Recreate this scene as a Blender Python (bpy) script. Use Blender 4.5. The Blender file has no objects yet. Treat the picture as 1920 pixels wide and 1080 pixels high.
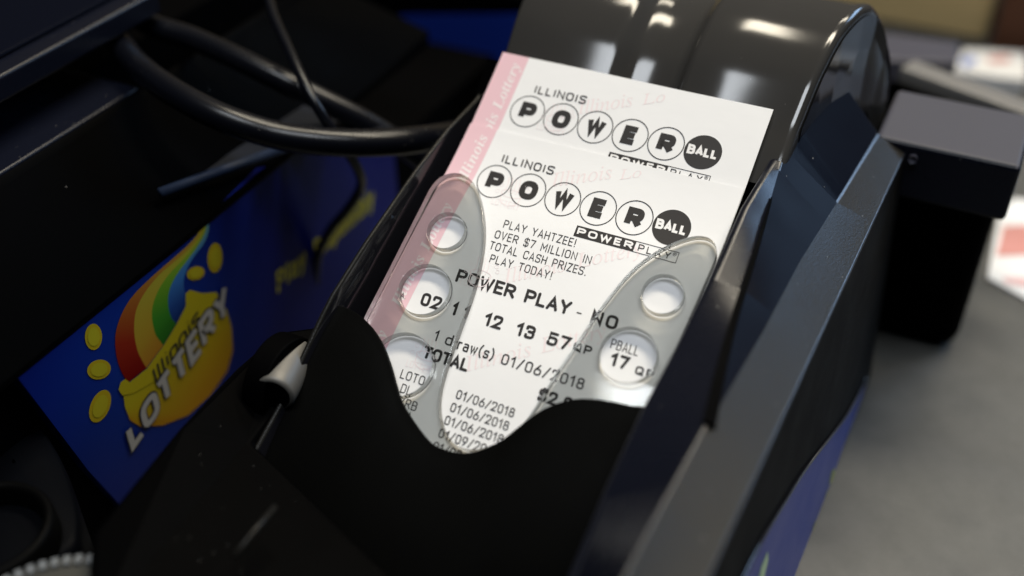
import bpy, bmesh, math, random
from mathutils import Vector, Matrix
random.seed(4)
S = 0.0013            # metres per layout unit
H0 = 80.0             # height of the printer datum above the counter, in units
TILT = math.radians(33.0)
SN, CS = math.sin(TILT), math.cos(TILT)
sc = bpy.context.scene
col = sc.collection

# ------------------------------------------------------------------ camera, world, lamps, exposure
def wp(x, d, h): return Vector((x * S, d * S, (h + H0) * S))          # level frame -> metres
def tk(x, y, z): return wp(x, y * CS - z * SN, y * SN + z * CS)       # ticket frame -> metres
CAM_T = Vector((92.26378578, -100.55398013, 207.50719629))            # camera in the ticket frame
RT = ((0.8994675, 0.36537026, -0.23971397), (-0.26517219, 0.89237847, 0.36516348), (0.34733546, -0.26488721, 0.89955147))
def rotT(v): return Vector((v[0], v[1] * CS - v[2] * SN, v[1] * SN + v[2] * CS))
cam_d = bpy.data.cameras.new('camera'); cam = bpy.data.objects.new('camera', cam_d); col.objects.link(cam)
ax = [rotT(r) for r in RT]
cam.matrix_world = Matrix(((ax[0].x, ax[1].x, ax[2].x, tk(*CAM_T).x), (ax[0].y, ax[1].y, ax[2].y, tk(*CAM_T).y),
                           (ax[0].z, ax[1].z, ax[2].z, tk(*CAM_T).z), (0, 0, 0, 1)))
cam_d.sensor_width = 36.0; cam_d.lens = 36.0 * 2100 / 1920
cam_d.clip_start = 0.01; cam_d.clip_end = 50
cam_d.dof.use_dof = True
cam_d.dof.focus_distance = (tk(*CAM_T) - tk(22, -38, 1)).dot(ax[2])
cam_d.dof.aperture_fstop = 4.2
sc.camera = cam

world = bpy.data.worlds.new('World'); sc.world = world; world.use_nodes = True
nt = world.node_tree; nt.nodes.clear()
wo = nt.nodes.new('ShaderNodeOutputWorld'); bg = nt.nodes.new('ShaderNodeBackground')
tc = nt.nodes.new('ShaderNodeTexCoord'); dt = nt.nodes.new('ShaderNodeVectorMath'); dt.operation = 'DOT_PRODUCT'
dt.inputs[1].default_value = (0.10, 0.72, 0.68)
rp = nt.nodes.new('ShaderNodeValToRGB')
rp.color_ramp.elements[0].position = 0.45; rp.color_ramp.elements[0].color = (0.004, 0.0045, 0.006, 1)
rp.color_ramp.elements[1].position = 1.0; rp.color_ramp.elements[1].color = (0.16, 0.14, 0.11, 1)
nt.links.new(tc.outputs['Generated'], dt.inputs[0]); nt.links.new(dt.outputs['Value'], rp.inputs[0])
nt.links.new(rp.outputs[0], bg.inputs[0]); nt.links.new(bg.outputs[0], wo.inputs[0]); bg.inputs[1].default_value = 1.0

def area(name, pos, target, sx, sy, power, colr):
    l = bpy.data.lights.new(name, 'AREA'); l.shape = 'RECTANGLE'; l.size = sx; l.size_y = sy
    l.energy = power; l.color = colr
    o = bpy.data.objects.new(name, l); col.objects.link(o); o.location = pos
    d = (Vector(target) - Vector(pos)).normalized()
    o.rotation_euler = d.to_track_quat('-Z', 'Y').to_euler()
    return o
WARM = (1.0, 0.90, 0.72)
area('ceiling_lamp', (0.25, 0.72, 1.75), (0.25, 0.72, 0), 1.3, 0.30, 32, WARM)
area('ceiling_lamp', (0.22, -0.45, 1.75), (0.22, -0.45, 0), 1.2, 0.34, 18.0, (0.90, 0.95, 1.0))
area('ceiling_lamp', (0.35, 1.55, 1.80), (0.35, 1.55, 0), 1.2, 0.22, 15, WARM)
area('shop_window', (1.25, 1.70, 1.02), (0, 0, 0.1), 0.8, 0.65, 16, (0.42, 0.65, 1.0))
vs = sc.view_settings
sc.display_settings.display_device = 'sRGB'
vs.view_transform = 'Standard'; vs.look = 'None'; vs.exposure = 0.0; vs.gamma = 1.0
try: vs.use_curve_mapping = False
except Exception: pass

# ------------------------------------------------------------------ pixel rays (used once, to read shapes off a known plane)
def ray(u, v):
    d = Vector(((u - 960) / 2100, -(v - 540) / 2100, -1.0))
    t = Vector((sum(RT[k][0] * d[k] for k in range(3)), sum(RT[k][1] * d[k] for k in range(3)), sum(RT[k][2] * d[k] for k in range(3))))
    return rotT(CAM_T), rotT(t)
def on_plane(u, v, n, d):
    o, r = ray(u, v); n = Vector(n)
    return o + r * ((d - n.dot(o)) / n.dot(r))
def ticket_xy(u, v, z=0.0):
    p = on_plane(u, v, (0, -SN, CS), z)
    return p.x, p.y * CS + p.z * SN

# ------------------------------------------------------------------ materials
def mat(name, colr, rough=0.5, spec=0.5, metal=0.0, coat=0.0, bump=None, dust=None, alpha_col=None):
    m = bpy.data.materials.new(name); m.use_nodes = True
    n = m.node_tree.nodes; b = n['Principled BSDF']; lk = m.node_tree.links.new
    b.inputs['Base Color'].default_value = (*colr, 1); b.inputs['Roughness'].default_value = rough
    b.inputs['Specular IOR Level'].default_value = spec; b.inputs['Metallic'].default_value = metal
    b.inputs['Coat Weight'].default_value = coat; b.inputs['Coat Roughness'].default_value = 0.03
    t = n.new('ShaderNodeTexCoord')
    if bump:
        k = n.new('ShaderNodeTexNoise'); k.inputs['Scale'].default_value = bump[0]; k.inputs['Detail'].default_value = 4
        bp = n.new('ShaderNodeBump'); bp.inputs['Strength'].default_value = bump[1]; bp.inputs['Distance'].default_value = bump[2]
        lk(t.outputs['Object'], k.inputs['Vector']); lk(k.outputs['Fac'], bp.inputs['Height']); lk(bp.outputs[0], b.inputs['Normal'])
    # slow roughness variation: handling marks
    k2 = n.new('ShaderNodeTexNoise'); k2.inputs['Scale'].default_value = 60; k2.inputs['Detail'].default_value = 5
    mr = n.new('ShaderNodeMapRange'); mr.inputs['To Min'].default_value = max(0.02, rough * 0.8); mr.inputs['To Max'].default_value = min(1, rough * 1.25)
    lk(t.outputs['Object'], k2.inputs['Vector']); lk(k2.outputs['Fac'], mr.inputs['Value']); lk(mr.outputs[0], b.inputs['Roughness'])
    if dust:
        scale, size, frac, bright = dust
        v = n.new('ShaderNodeTexVoronoi'); v.inputs['Scale'].default_value = scale
        a = n.new('ShaderNodeMath'); a.operation = 'LESS_THAN'; a.inputs[1].default_value = size
        sp = n.new('ShaderNodeSeparateColor'); c = n.new('ShaderNodeMath'); c.operation = 'LESS_THAN'; c.inputs[1].default_value = frac
        big = n.new('ShaderNodeTexNoise'); big.inputs['Scale'].default_value = 45
        bm_ = n.new('ShaderNodeMapRange'); bm_.inputs['From Min'].default_value = 0.42; bm_.inputs['From Max'].default_value = 0.6
        mu = n.new('ShaderNodeMath'); mu.operation = 'MULTIPLY'; mu2 = n.new('ShaderNodeMath'); mu2.operation = 'MULTIPLY'
        mx = n.new('ShaderNodeMix'); mx.data_type = 'RGBA'
        mx.inputs['A'].default_value = (*colr, 1); mx.inputs['B'].default_value = (bright, bright * .97, bright * .9, 1)
        lk(t.outputs['Object'], v.inputs['Vector']); lk(v.outputs['Distance'], a.inputs[0]); lk(v.outputs['Color'], sp.inputs[0])
        lk(sp.outputs[0], c.inputs[0]); lk(a.outputs[0], mu.inputs[0]); lk(c.outputs[0], mu.inputs[1])
        lk(t.outputs['Object'], big.inputs['Vector']); lk(big.outputs['Fac'], bm_.inputs['Value'])
        lk(mu.outputs[0], mu2.inputs[0]); lk(bm_.outputs[0], mu2.inputs[1])
        lk(mu2.outputs[0], mx.inputs['Factor']); lk(mx.outputs['Result'], b.inputs['Base Color'])
    return m
def vc_mat(name, rough=0.45):
    m = bpy.data.materials.new(name); m.use_nodes = True
    n = m.node_tree.nodes; b = n['Principled BSDF']; b.inputs['Specular IOR Level'].default_value = 0.15
    a = n.new('ShaderNodeVertexColor'); a.layer_name = 'print'
    m.node_tree.links.new(a.outputs[0], b.inputs['Base Color']); b.inputs['Roughness'].default_value = rough
    return m
M = {}
M['navy'] = mat('navy_black_plastic', (0.0045, 0.0055, 0.011), 0.27, 0.24, bump=(2600, 0.10, 0.0003), dust=(800, 0.13, 0.05, 0.30))
M['body'] = mat('dark_grey_textured_plastic', (0.010, 0.0095, 0.0085), 0.31, 0.15, bump=(1900, 0.22, 0.0007), dust=(800, 0.13, 0.06, 0.30))
M['panel'] = mat('navy_side_plastic', (0.003, 0.0038, 0.008), 0.30, 0.022, bump=(2600, 0.08, 0.0003), dust=(800, 0.12, 0.05, 0.3))
M['flank'] = mat('charcoal_side_plastic', (0.007, 0.007, 0.007), 0.55, 0.03, bump=(2300, 0.2, 0.0003), dust=(800, 0.12, 0.04, 0.3))
M['edge'] = mat('rubbed_plastic_edge', (0.012, 0.013, 0.018), 0.30, 0.6, bump=(2300, 0.15, 0.0004))
M['black'] = mat('matt_black_plastic', (0.0006, 0.0006, 0.0007), 0.5, 0.014, bump=(2200, 0.15, 0.0003), dust=(1100, 0.11, 0.05, 0.12))
M['deepblack'] = mat('deep_black_plastic', (0.0006, 0.0006, 0.0007), 0.6, 0.02, dust=(300, 0.06, 0.03, 0.2))
M['rubber'] = mat('black_pocket_plastic', (0.0014, 0.0014, 0.0012), 0.5, 0.03, bump=(1500, 0.08, 0.0003), dust=(260, 0.05, 0.03, 0.2))
M['gloss'] = mat('gloss_black_plastic', (0.006, 0.006, 0.008), 0.07, 0.5, dust=(300, 0.05, 0.03, 0.25))
M['hood'] = mat('smoked_gloss_plastic', (0.034, 0.033, 0.032), 0.10, 0.48, coat=0.0, dust=(900, 0.11, 0.10, 0.16))
M['cable'] = mat('black_cable_rubber', (0.003, 0.0035, 0.006), 0.27, 0.35, bump=(900, 0.08, 0.0003), dust=(900, 0.12, 0.08, 0.25))
M['silver'] = mat('silver_plastic', (0.13, 0.125, 0.115), 0.45, 0.3, 0.35, bump=(2500, 0.1, 0.0002))
M['paper'] = mat('thermal_paper', (0.83, 0.83, 0.84), 0.6, 0.25, bump=(260, 0.10, 0.0006))
M['pink'] = mat('pink_security_ink', (0.78, 0.52, 0.575), 0.6, 0.2, bump=(3000, 0.05, 0.0002))
M['ink'] = mat('black_thermal_ink', (0.022, 0.020, 0.020), 0.55, 0.25)
M['inkthin'] = mat('dark_grey_thermal_ink', (0.045, 0.042, 0.042), 0.55, 0.25)
M['white'] = mat('unprinted_white', (0.83, 0.82, 0.82), 0.6, 0.2)
M['stripwhite'] = mat('unprinted_strip_lettering', (0.84, 0.76, 0.77), 0.6, 0.2)
M['faint'] = mat('faint_pink_watermark_ink', (0.83, 0.735, 0.75), 0.6, 0.2)
M['blue'] = mat('blue_display_print', (0.006, 0.018, 0.21), 0.32, 0.15)
M['decal'] = mat('blue_decal_print', (0.008, 0.028, 0.24), 0.35, 0.4)
M['art'] = vc_mat('colour_print')
M['yellow'] = mat('yellow_print', (0.34, 0.31, 0.02), 0.4, 0.3)
M['counter'] = mat('grey_speckled_laminate', (0.15, 0.15, 0.145), 0.45, 0.4)
M['wood'] = mat('tan_wood_laminate', (0.75, 0.55, 0.26), 0.5, 0.3, bump=(40, 0.1, 0.001))
M['brown'] = mat('brown_board', (0.13, 0.055, 0.03), 0.6, 0.2)
M['greymetal'] = mat('grey_painted_metal', (0.16, 0.155, 0.15), 0.4, 0.5)
M['bluegrey'] = mat('blue_grey_plastic', (0.05, 0.05, 0.07), 0.45, 0.3)
M['whitepaper'] = mat('white_leaflet_paper', (0.78, 0.78, 0.78), 0.6, 0.2)
M['red'] = mat('red_leaflet_print', (0.6, 0.27, 0.24), 0.5, 0.2)
M['ledblue'] = mat('blue_leaflet_print', (0.10, 0.18, 0.5), 0.5, 0.2)
M['cream'] = mat('pale_grey_plastic', (0.06, 0.06, 0.055), 0.5, 0.15)
M['dot'] = mat('pale_blue_key_plastic', (0.13, 0.14, 0.15), 0.5, 0.15)
# speckle for the counter laminate
cn = M['counter'].node_tree; b = cn.nodes['Principled BSDF']; tcn = cn.nodes.new('ShaderNodeTexCoord')
nz = cn.nodes.new('ShaderNodeTexNoise'); nz.inputs['Scale'].default_value = 75; nz.inputs['Detail'].default_value = 6; nz.inputs['Roughness'].default_value = 0.7
rr_ = cn.nodes.new('ShaderNodeValToRGB'); rr_.color_ramp.elements[0].position = 0.3; rr_.color_ramp.elements[0].color = (0.052, 0.053, 0.051, 1)
rr_.color_ramp.elements[1].position = 0.72; rr_.color_ramp.elements[1].color = (0.078, 0.078, 0.074, 1)
cn.links.new(tcn.outputs['Object'], nz.inputs['Vector']); cn.links.new(nz.outputs['Fac'], rr_.inputs[0]); cn.links.new(rr_.outputs[0], b.inputs['Base Color'])
# blue display print: printed halo round its emblem, the panel's shade painted into the outer blue
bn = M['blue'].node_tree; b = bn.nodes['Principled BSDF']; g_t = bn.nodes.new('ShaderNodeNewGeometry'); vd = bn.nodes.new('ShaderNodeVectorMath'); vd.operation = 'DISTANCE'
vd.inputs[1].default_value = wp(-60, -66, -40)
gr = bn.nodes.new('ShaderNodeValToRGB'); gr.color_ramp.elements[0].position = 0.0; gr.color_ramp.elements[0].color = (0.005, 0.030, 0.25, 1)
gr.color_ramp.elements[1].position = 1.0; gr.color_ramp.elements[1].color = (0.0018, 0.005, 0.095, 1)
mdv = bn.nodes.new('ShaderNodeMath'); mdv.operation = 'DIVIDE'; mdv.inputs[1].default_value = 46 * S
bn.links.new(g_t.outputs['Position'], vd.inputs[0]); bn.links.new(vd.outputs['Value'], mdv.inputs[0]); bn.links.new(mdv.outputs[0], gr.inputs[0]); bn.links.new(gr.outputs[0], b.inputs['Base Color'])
# tinted clear acrylic: straight transmission plus a fresnel gloss
def acrylic(name, tint, ior=1.45, rough=0.03):
    m = bpy.data.materials.new(name); m.use_nodes = True; n = m.node_tree.nodes; n.clear(); lk = m.node_tree.links.new
    o = n.new('ShaderNodeOutputMaterial'); mx = n.new('ShaderNodeMixShader'); t = n.new('ShaderNodeBsdfTransparent'); g = n.new('ShaderNodeBsdfGlossy'); f = n.new('ShaderNodeFresnel')
    t.inputs[0].default_value = (*tint, 1); g.inputs['Roughness'].default_value = rough; f.inputs[0].default_value = ior
    lk(f.outputs[0], mx.inputs[0]); lk(t.outputs[0], mx.inputs[1]); lk(g.outputs[0], mx.inputs[2]); lk(mx.outputs[0], o.inputs[0])
    return m
M['acrylic'] = acrylic('smoked_clear_acrylic', (0.95, 0.945, 0.92))
M['acredge'] = acrylic('smoked_acrylic_edge', (0.50, 0.50, 0.48), 1.6, 0.15)

# the paper rises towards the pocket: height over the tray plane against distance down the ticket
ZK = [(20, 0), (-4, 0), (-10, .25), (-18, 1.1), (-28, 3.0), (-42, 5.0), (-56, 6.7), (-75, 7.6), (-100, 7.6), (-140, 7.6)]
def zf(y):
    for k in range(len(ZK) - 1):
        (y0, z0), (y1, z1) = ZK[k], ZK[k + 1]
        if y1 <= y <= y0:
            m0 = (z1 - ZK[k - 1][1]) / (y1 - ZK[k - 1][0]) if k else 0
            m1 = (ZK[k + 2][1] - z0) / (ZK[k + 2][0] - y0) if k < len(ZK) - 2 else 0
            h = y1 - y0; t = (y - y0) / h
            return (2 * t ** 3 - 3 * t * t + 1) * z0 + (t ** 3 - 2 * t * t + t) * h * m0 + (3 * t * t - 2 * t ** 3) * z1 + (t ** 3 - t * t) * h * m1
    return 0
def carry(x, y, lift, z=0.0):
    """a place read off the tray plane, carried onto the risen paper"""
    s, t, zz = x, y, 0
    for _ in range(8):
        zz = zf(t) + lift; k = (CAM_T.z - zz) / CAM_T.z
        s = CAM_T.x + (x - CAM_T.x) * k; t = CAM_T.y + (y - CAM_T.y) * k
    return tk(s, t, zz + z)
# ------------------------------------------------------------------ object helpers
def thing(name, label, cat, loc, group=None):
    o = bpy.data.objects.new(name, None); col.objects.link(o); o.location = loc; o.empty_display_size = 0.01
    tag(o, label, cat, group); return o
def tag(o, label, cat, group=None):
    o['label'] = label; o['category'] = cat
    if group: o['group'] = group
    return o
def origin(p):
    v = Vector((0, 0, 0))
    while p is not None: v += Vector(p.location); p = p.parent
    return v
def obj(name, verts, faces, mats, parent=None, smooth=False, bevel=None, mi=None, cols=None, loc=None):
    me = bpy.data.meshes.new(name)
    org = origin(parent) + (Vector(loc) if loc is not None else Vector((0, 0, 0)))
    me.from_pydata([tuple(Vector(v) - org) for v in verts], [], faces)
    if not isinstance(mats, (list, tuple)): mats = [mats]
    for m in mats: me.materials.append(m)
    if mi: me.polygons.foreach_set('material_index', mi)
    if cols:
        at = me.color_attributes.new('print', 'FLOAT_COLOR', 'POINT')
        for k, c in enumerate(cols): at.data[k].color = (*c, 1)
    if smooth: me.polygons.foreach_set('use_smooth', [True] * len(me.polygons))
    me.validate(); me.update()
    o = bpy.data.objects.new(name, me); col.objects.link(o)
    if parent is not None: o.parent = parent
    if loc is not None: o.location = loc if parent is None else Vector(loc)
    if bevel:
        bm_ = o.modifiers.new('bevel', 'BEVEL'); bm_.width = bevel[0] * S; bm_.segments = bevel[1]; bm_.limit_method = 'ANGLE'; bm_.angle_limit = math.radians(bevel[2] if len(bevel) > 2 else 30)
        if smooth: bm_.harden_normals = True
    return o
def fix_normals(o):
    bm = bmesh.new(); bm.from_mesh(o.data); bmesh.ops.recalc_face_normals(bm, faces=bm.faces); bm.to_mesh(o.data); bm.free(); return o
def box(x0, x1, d0, d1, h0, h1):
    v = [wp(x, d, h) for h in (h0, h1) for d in (d0, d1) for x in (x0, x1)]
    return v, [(0, 2, 3, 1), (4, 5, 7, 6), (0, 1, 5, 4), (2, 6, 7, 3), (0, 4, 6, 2), (1, 3, 7, 5)]
def prism(top, bot):
    n = len(top); v = list(top) + list(bot)
    f = [tuple(range(n)), tuple(range(2 * n - 1, n - 1, -1))] + [(k, k + n, (k + 1) % n + n, (k + 1) % n) for k in range(n)]
    return v, f
def grid(rows, close=False):
    v = [p for r in rows for p in r]; n = len(rows[0]); f = []
    for i in range(len(rows) - 1):
        for j in range(n - 1 + (1 if close else 0)):
            f.append((i * n + j, i * n + (j + 1) % n, (i + 1) * n + (j + 1) % n, (i + 1) * n + j))
    return v, f
def spline(pts, n=8, closed=False):
    out = []; m = len(pts); P = [Vector(p) for p in pts]
    rng = range(m if closed else m - 1)
    for i in rng:
        if closed: a, b_, c, d = P[i - 1], P[i], P[(i + 1) % m], P[(i + 2) % m]
        else: a, b_, c, d = P[max(i - 1, 0)], P[i], P[i + 1], P[min(i + 2, m - 1)]
        for k in range(n):
            t = k / n
            out.append(0.5 * ((2 * b_) + (c - a) * t + (2 * a - 5 * b_ + 4 * c - d) * t * t + (3 * b_ - a - 3 * c + d) * t ** 3))
    if not closed: out.append(P[-1])
    return out
def lerp_by(pts, key, x):
    p = sorted(pts, key=lambda q: q[key])
    if x <= p[0][key]: a, b_ = p[0], p[1]
    elif x >= p[-1][key]: a, b_ = p[-2], p[-1]
    else:
        for k in range(len(p) - 1):
            if p[k][key] <= x <= p[k + 1][key]: a, b_ = p[k], p[k + 1]; break
    t = (x - a[key]) / (b_[key] - a[key])
    return [a[k] + (b_[k] - a[k]) * t for k in range(3)]
def tube(path, r, sides=16):
    rows = []; n = len(path); up = Vector((0, 0, 1))
    for i, p in enumerate(path):
        t = (path[min(i + 1, n - 1)] - path[max(i - 1, 0)]).normalized()
        a = t.cross(up).normalized(); b_ = a.cross(t)
        rows.append([p + (a * math.cos(2 * math.pi * k / sides) + b_ * math.sin(2 * math.pi * k / sides)) * r for k in range(sides)])
    v, f = grid(rows, True)
    f.append(tuple(range(sides))); f.append(tuple((n - 1) * sides + k for k in reversed(range(sides))))
    return v, f
def cyl(c, axis, r, L, sides=40):
    a = Vector(axis).normalized(); return tube([Vector(c) - a * L / 2, Vector(c) + a * L / 2], r, sides)

# ------------------------------------------------------------------ stroke lettering
def fil(pts, closed=False, seg=5):
    """polyline with a fillet radius per corner: (x, y, r)"""
    out = []; n = len(pts)
    for i, p in enumerate(pts):
        r = p[2] if len(p) > 2 else 0
        if r <= 0 or (not closed and i in (0, n - 1)): out.append((p[0], p[1])); continue
        a = Vector(pts[i - 1][:2]); b_ = Vector(p[:2]); c = Vector(pts[(i + 1) % n][:2])
        u = (a - b_); w = (c - b_); rr = min(r, u.length * .5, w.length * .5)
        u.normalize(); w.normalize(); s, e = b_ + u * rr, b_ + w * rr
        for k in range(seg + 1):
            t = k / seg; q = s * (1 - t) ** 2 + b_ * 2 * t * (1 - t) + e * t * t
            q = q.lerp(s * (1 - t) + e * t, -0.0); out.append((q.x, q.y))
    return out
w = .54
def RC(x0, y0, x1, y1, r): return ('c', [(x0, y0, r), (x1, y0, r), (x1, y1, r), (x0, y1, r)])
def LN(*p): return ('o', list(p))
G = {
 ' ': (.34, []), '!': (.10, [LN((.05, 1), (.05, .32)), LN((.05, .04), (.05, 0))]), '.': (.10, [LN((.05, .05), (.05, 0))]), '-': (.34, [LN((0, .42), (.34, .42))]),
 '/': (.46, [LN((0, -.04), (.46, 1.04))]), '(': (.2, [LN((.2, 1.12), (0, .75, .3), (0, .2, .3), (.2, -.14))]), ')': (.2, [LN((0, 1.12), (.2, .75, .3), (.2, .2, .3), (0, -.14))]),
 '0': (w, [RC(0, 0, w, 1, .3)]), 'O': (w + .04, [RC(0, 0, w + .04, 1, .3)]), 'D': (w, [('c', [(0, 0, 0), (w, 0, .3), (w, 1, .3), (0, 1, 0)])]),
 '1': (.34, [LN((0, .76), (.26, 1), (.26, 0))]), '2': (w, [LN((0, .74), (0, 1, .28), (w, 1, .28), (w, .6, .2), (0, 0), (w, 0))]),
 '3': (w, [LN((0, .8), (0, 1, .25), (w, 1, .25), (w, .54, .2), (.18, .54)), LN((.18, .54), (w, .54, .24), (w, 0, .28), (0, 0, .28), (0, .2))]),
 '5': (w, [LN((w - .03, 1), (.06, 1), (.03, .52), (.05, .6, .05), (w, .62, .26), (w, 0, .28), (0, 0, .28), (0, .18))]),
 '6': (w, [LN((w * .72, 1), (0, .42, .2), (0, 0, .28), (w, 0, .28), (w, .58, .28), (.08, .58, .15), (.02, .4))]),
 '7': (w, [LN((0, 1), (w, 1), (.2, 0))]), '8': (w, [RC(.03, .54, w - .03, 1, .22), RC(0, 0, w, .54, .25)]),
 '9': (w, [LN((w * .28, 0), (w, .58, .2), (w, 1, .28), (0, 1, .28), (0, .42, .28), (w - .08, .42, .15), (w - .02, .6))]),
 '$': (w, [LN((w, .8), (w, 1, .25), (0, 1, .25), (0, .53, .25), (w, .5, .25), (w, 0, .25), (0, 0, .25), (0, .2)), LN((w / 2, 1.14), (w / 2, -.14))]),
 'A': (.58, [LN((0, 0), (.29, 1), (.58, 0)), LN((.1, .3), (.48, .3))]), 'B': (w, [LN((.2, .54), (0, .54), (0, 1), (w - .03, 1, .24), (w - .03, .54, .2), (.2, .54)), LN((0, .54), (0, 0), (w, 0, .26), (w, .54, .24), (.2, .54))]),
 'C': (w, [LN((w, .78), (w, 1, .28), (0, 1, .28), (0, 0, .28), (w, 0, .28), (w, .22))]), 'E': (.46, [LN((.46, 1), (0, 1), (0, 0), (.46, 0)), LN((0, .52), (.4, .52))]),
 'H': (w, [LN((0, 0), (0, 1)), LN((w, 0), (w, 1)), LN((0, .5), (w, .5))]), 'I': (.08, [LN((.04, 0), (.04, 1))]), 'L': (.44, [LN((0, 1), (0, 0), (.44, 0))]),
 'M': (.66, [LN((0, 0), (0, 1), (.33, .35), (.66, 1), (.66, 0))]), 'N': (w + .02, [LN((0, 0), (0, 1), (w + .02, 0), (w + .02, 1))]),
 'P': (w, [LN((0, 0), (0, 1), (w, 1, .26), (w, .46, .26), (0, .46))]), 'Q': (w + .04, [RC(0, 0, w + .04, 1, .3), LN((.34, .24), (w + .08, -.06))]),
 'R': (w, [LN((0, 0), (0, 1), (w, 1, .26), (w, .48, .26), (0, .48)), LN((.26, .48), (w + .02, 0))]),
 'S': (w, [LN((w, .8), (w, 1, .25), (0, 1, .25), (0, .53, .25), (w, .5, .25), (w, 0, .25), (0, 0, .25), (0, .2))]),
 'T': (w, [LN((0, 1), (w, 1)), LN((w / 2, 1), (w / 2, 0))]), 'V': (.56, [LN((0, 1), (.28, 0), (.56, 1))]), 'W': (.8, [LN((0, 1), (.2, 0), (.4, .9), (.6, 0), (.8, 1))]),
 'Y': (.56, [LN((0, 1), (.28, .45), (.56, 1)), LN((.28, .45), (.28, 0))]), 'Z': (.5, [LN((0, 1), (.5, 1), (0, 0), (.5, 0))]),
 'a': (.44, [LN((.03, .7), (.44, .72, .2), (.44, 0)), ('c', [(0, 0, .2), (.44, .02, .1), (.44, .42, .1), (0, .42, .2)])]),
 'd': (.46, [('c', [(0, 0, .22), (.46, 0, .2), (.46, .7, .2), (0, .7, .22)]), LN((.46, 1.02), (.46, 0))]),
 'r': (.3, [LN((0, 0), (0, .7)), LN((0, .5), (.02, .7, .18), (.3, .7))]), 's': (.4, [LN((.4, .6), (.4, .7, .15), (0, .7, .15), (0, .37, .16), (.4, .35, .16), (.4, 0, .16), (0, 0, .15), (0, .12))]),
 'w': (.62, [LN((0, .7), (.155, 0), (.31, .65), (.465, 0), (.62, .7))]),
 'n': (.42, [LN((0, 0), (0, .7)), LN((0, .5), (.02, .7, .2), (.42, .7, .2), (.42, 0))]), 'o': (.46, [RC(0, 0, .46, .7, .23)]), 'i': (.08, [LN((.04, 0), (.04, .7)), LN((.04, .92), (.04, .98))]), 'l': (.08, [LN((.04, 0), (.04, 1))]),
 'y': (.44, [LN((0, .7), (.22, 0)), LN((.44, .7), (.16, -.26, .05), (.02, -.26))]), 'e': (.44, [LN((.02, .36), (.44, .36), (.44, .7, .2), (0, .7, .2), (0, 0, .2), (.42, 0, .2), (.42, .12))]),
 'p': (.46, [('c', [(0, 0, .2), (.46, 0, .22), (.46, .7, .22), (0, .7, .2)]), LN((0, .7), (0, -.28))]), 'b': (.46, [('c', [(0, 0, .2), (.46, 0, .22), (.46, .7, .22), (0, .7, .2)]), LN((0, 1), (0, 0))]),
}
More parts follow.
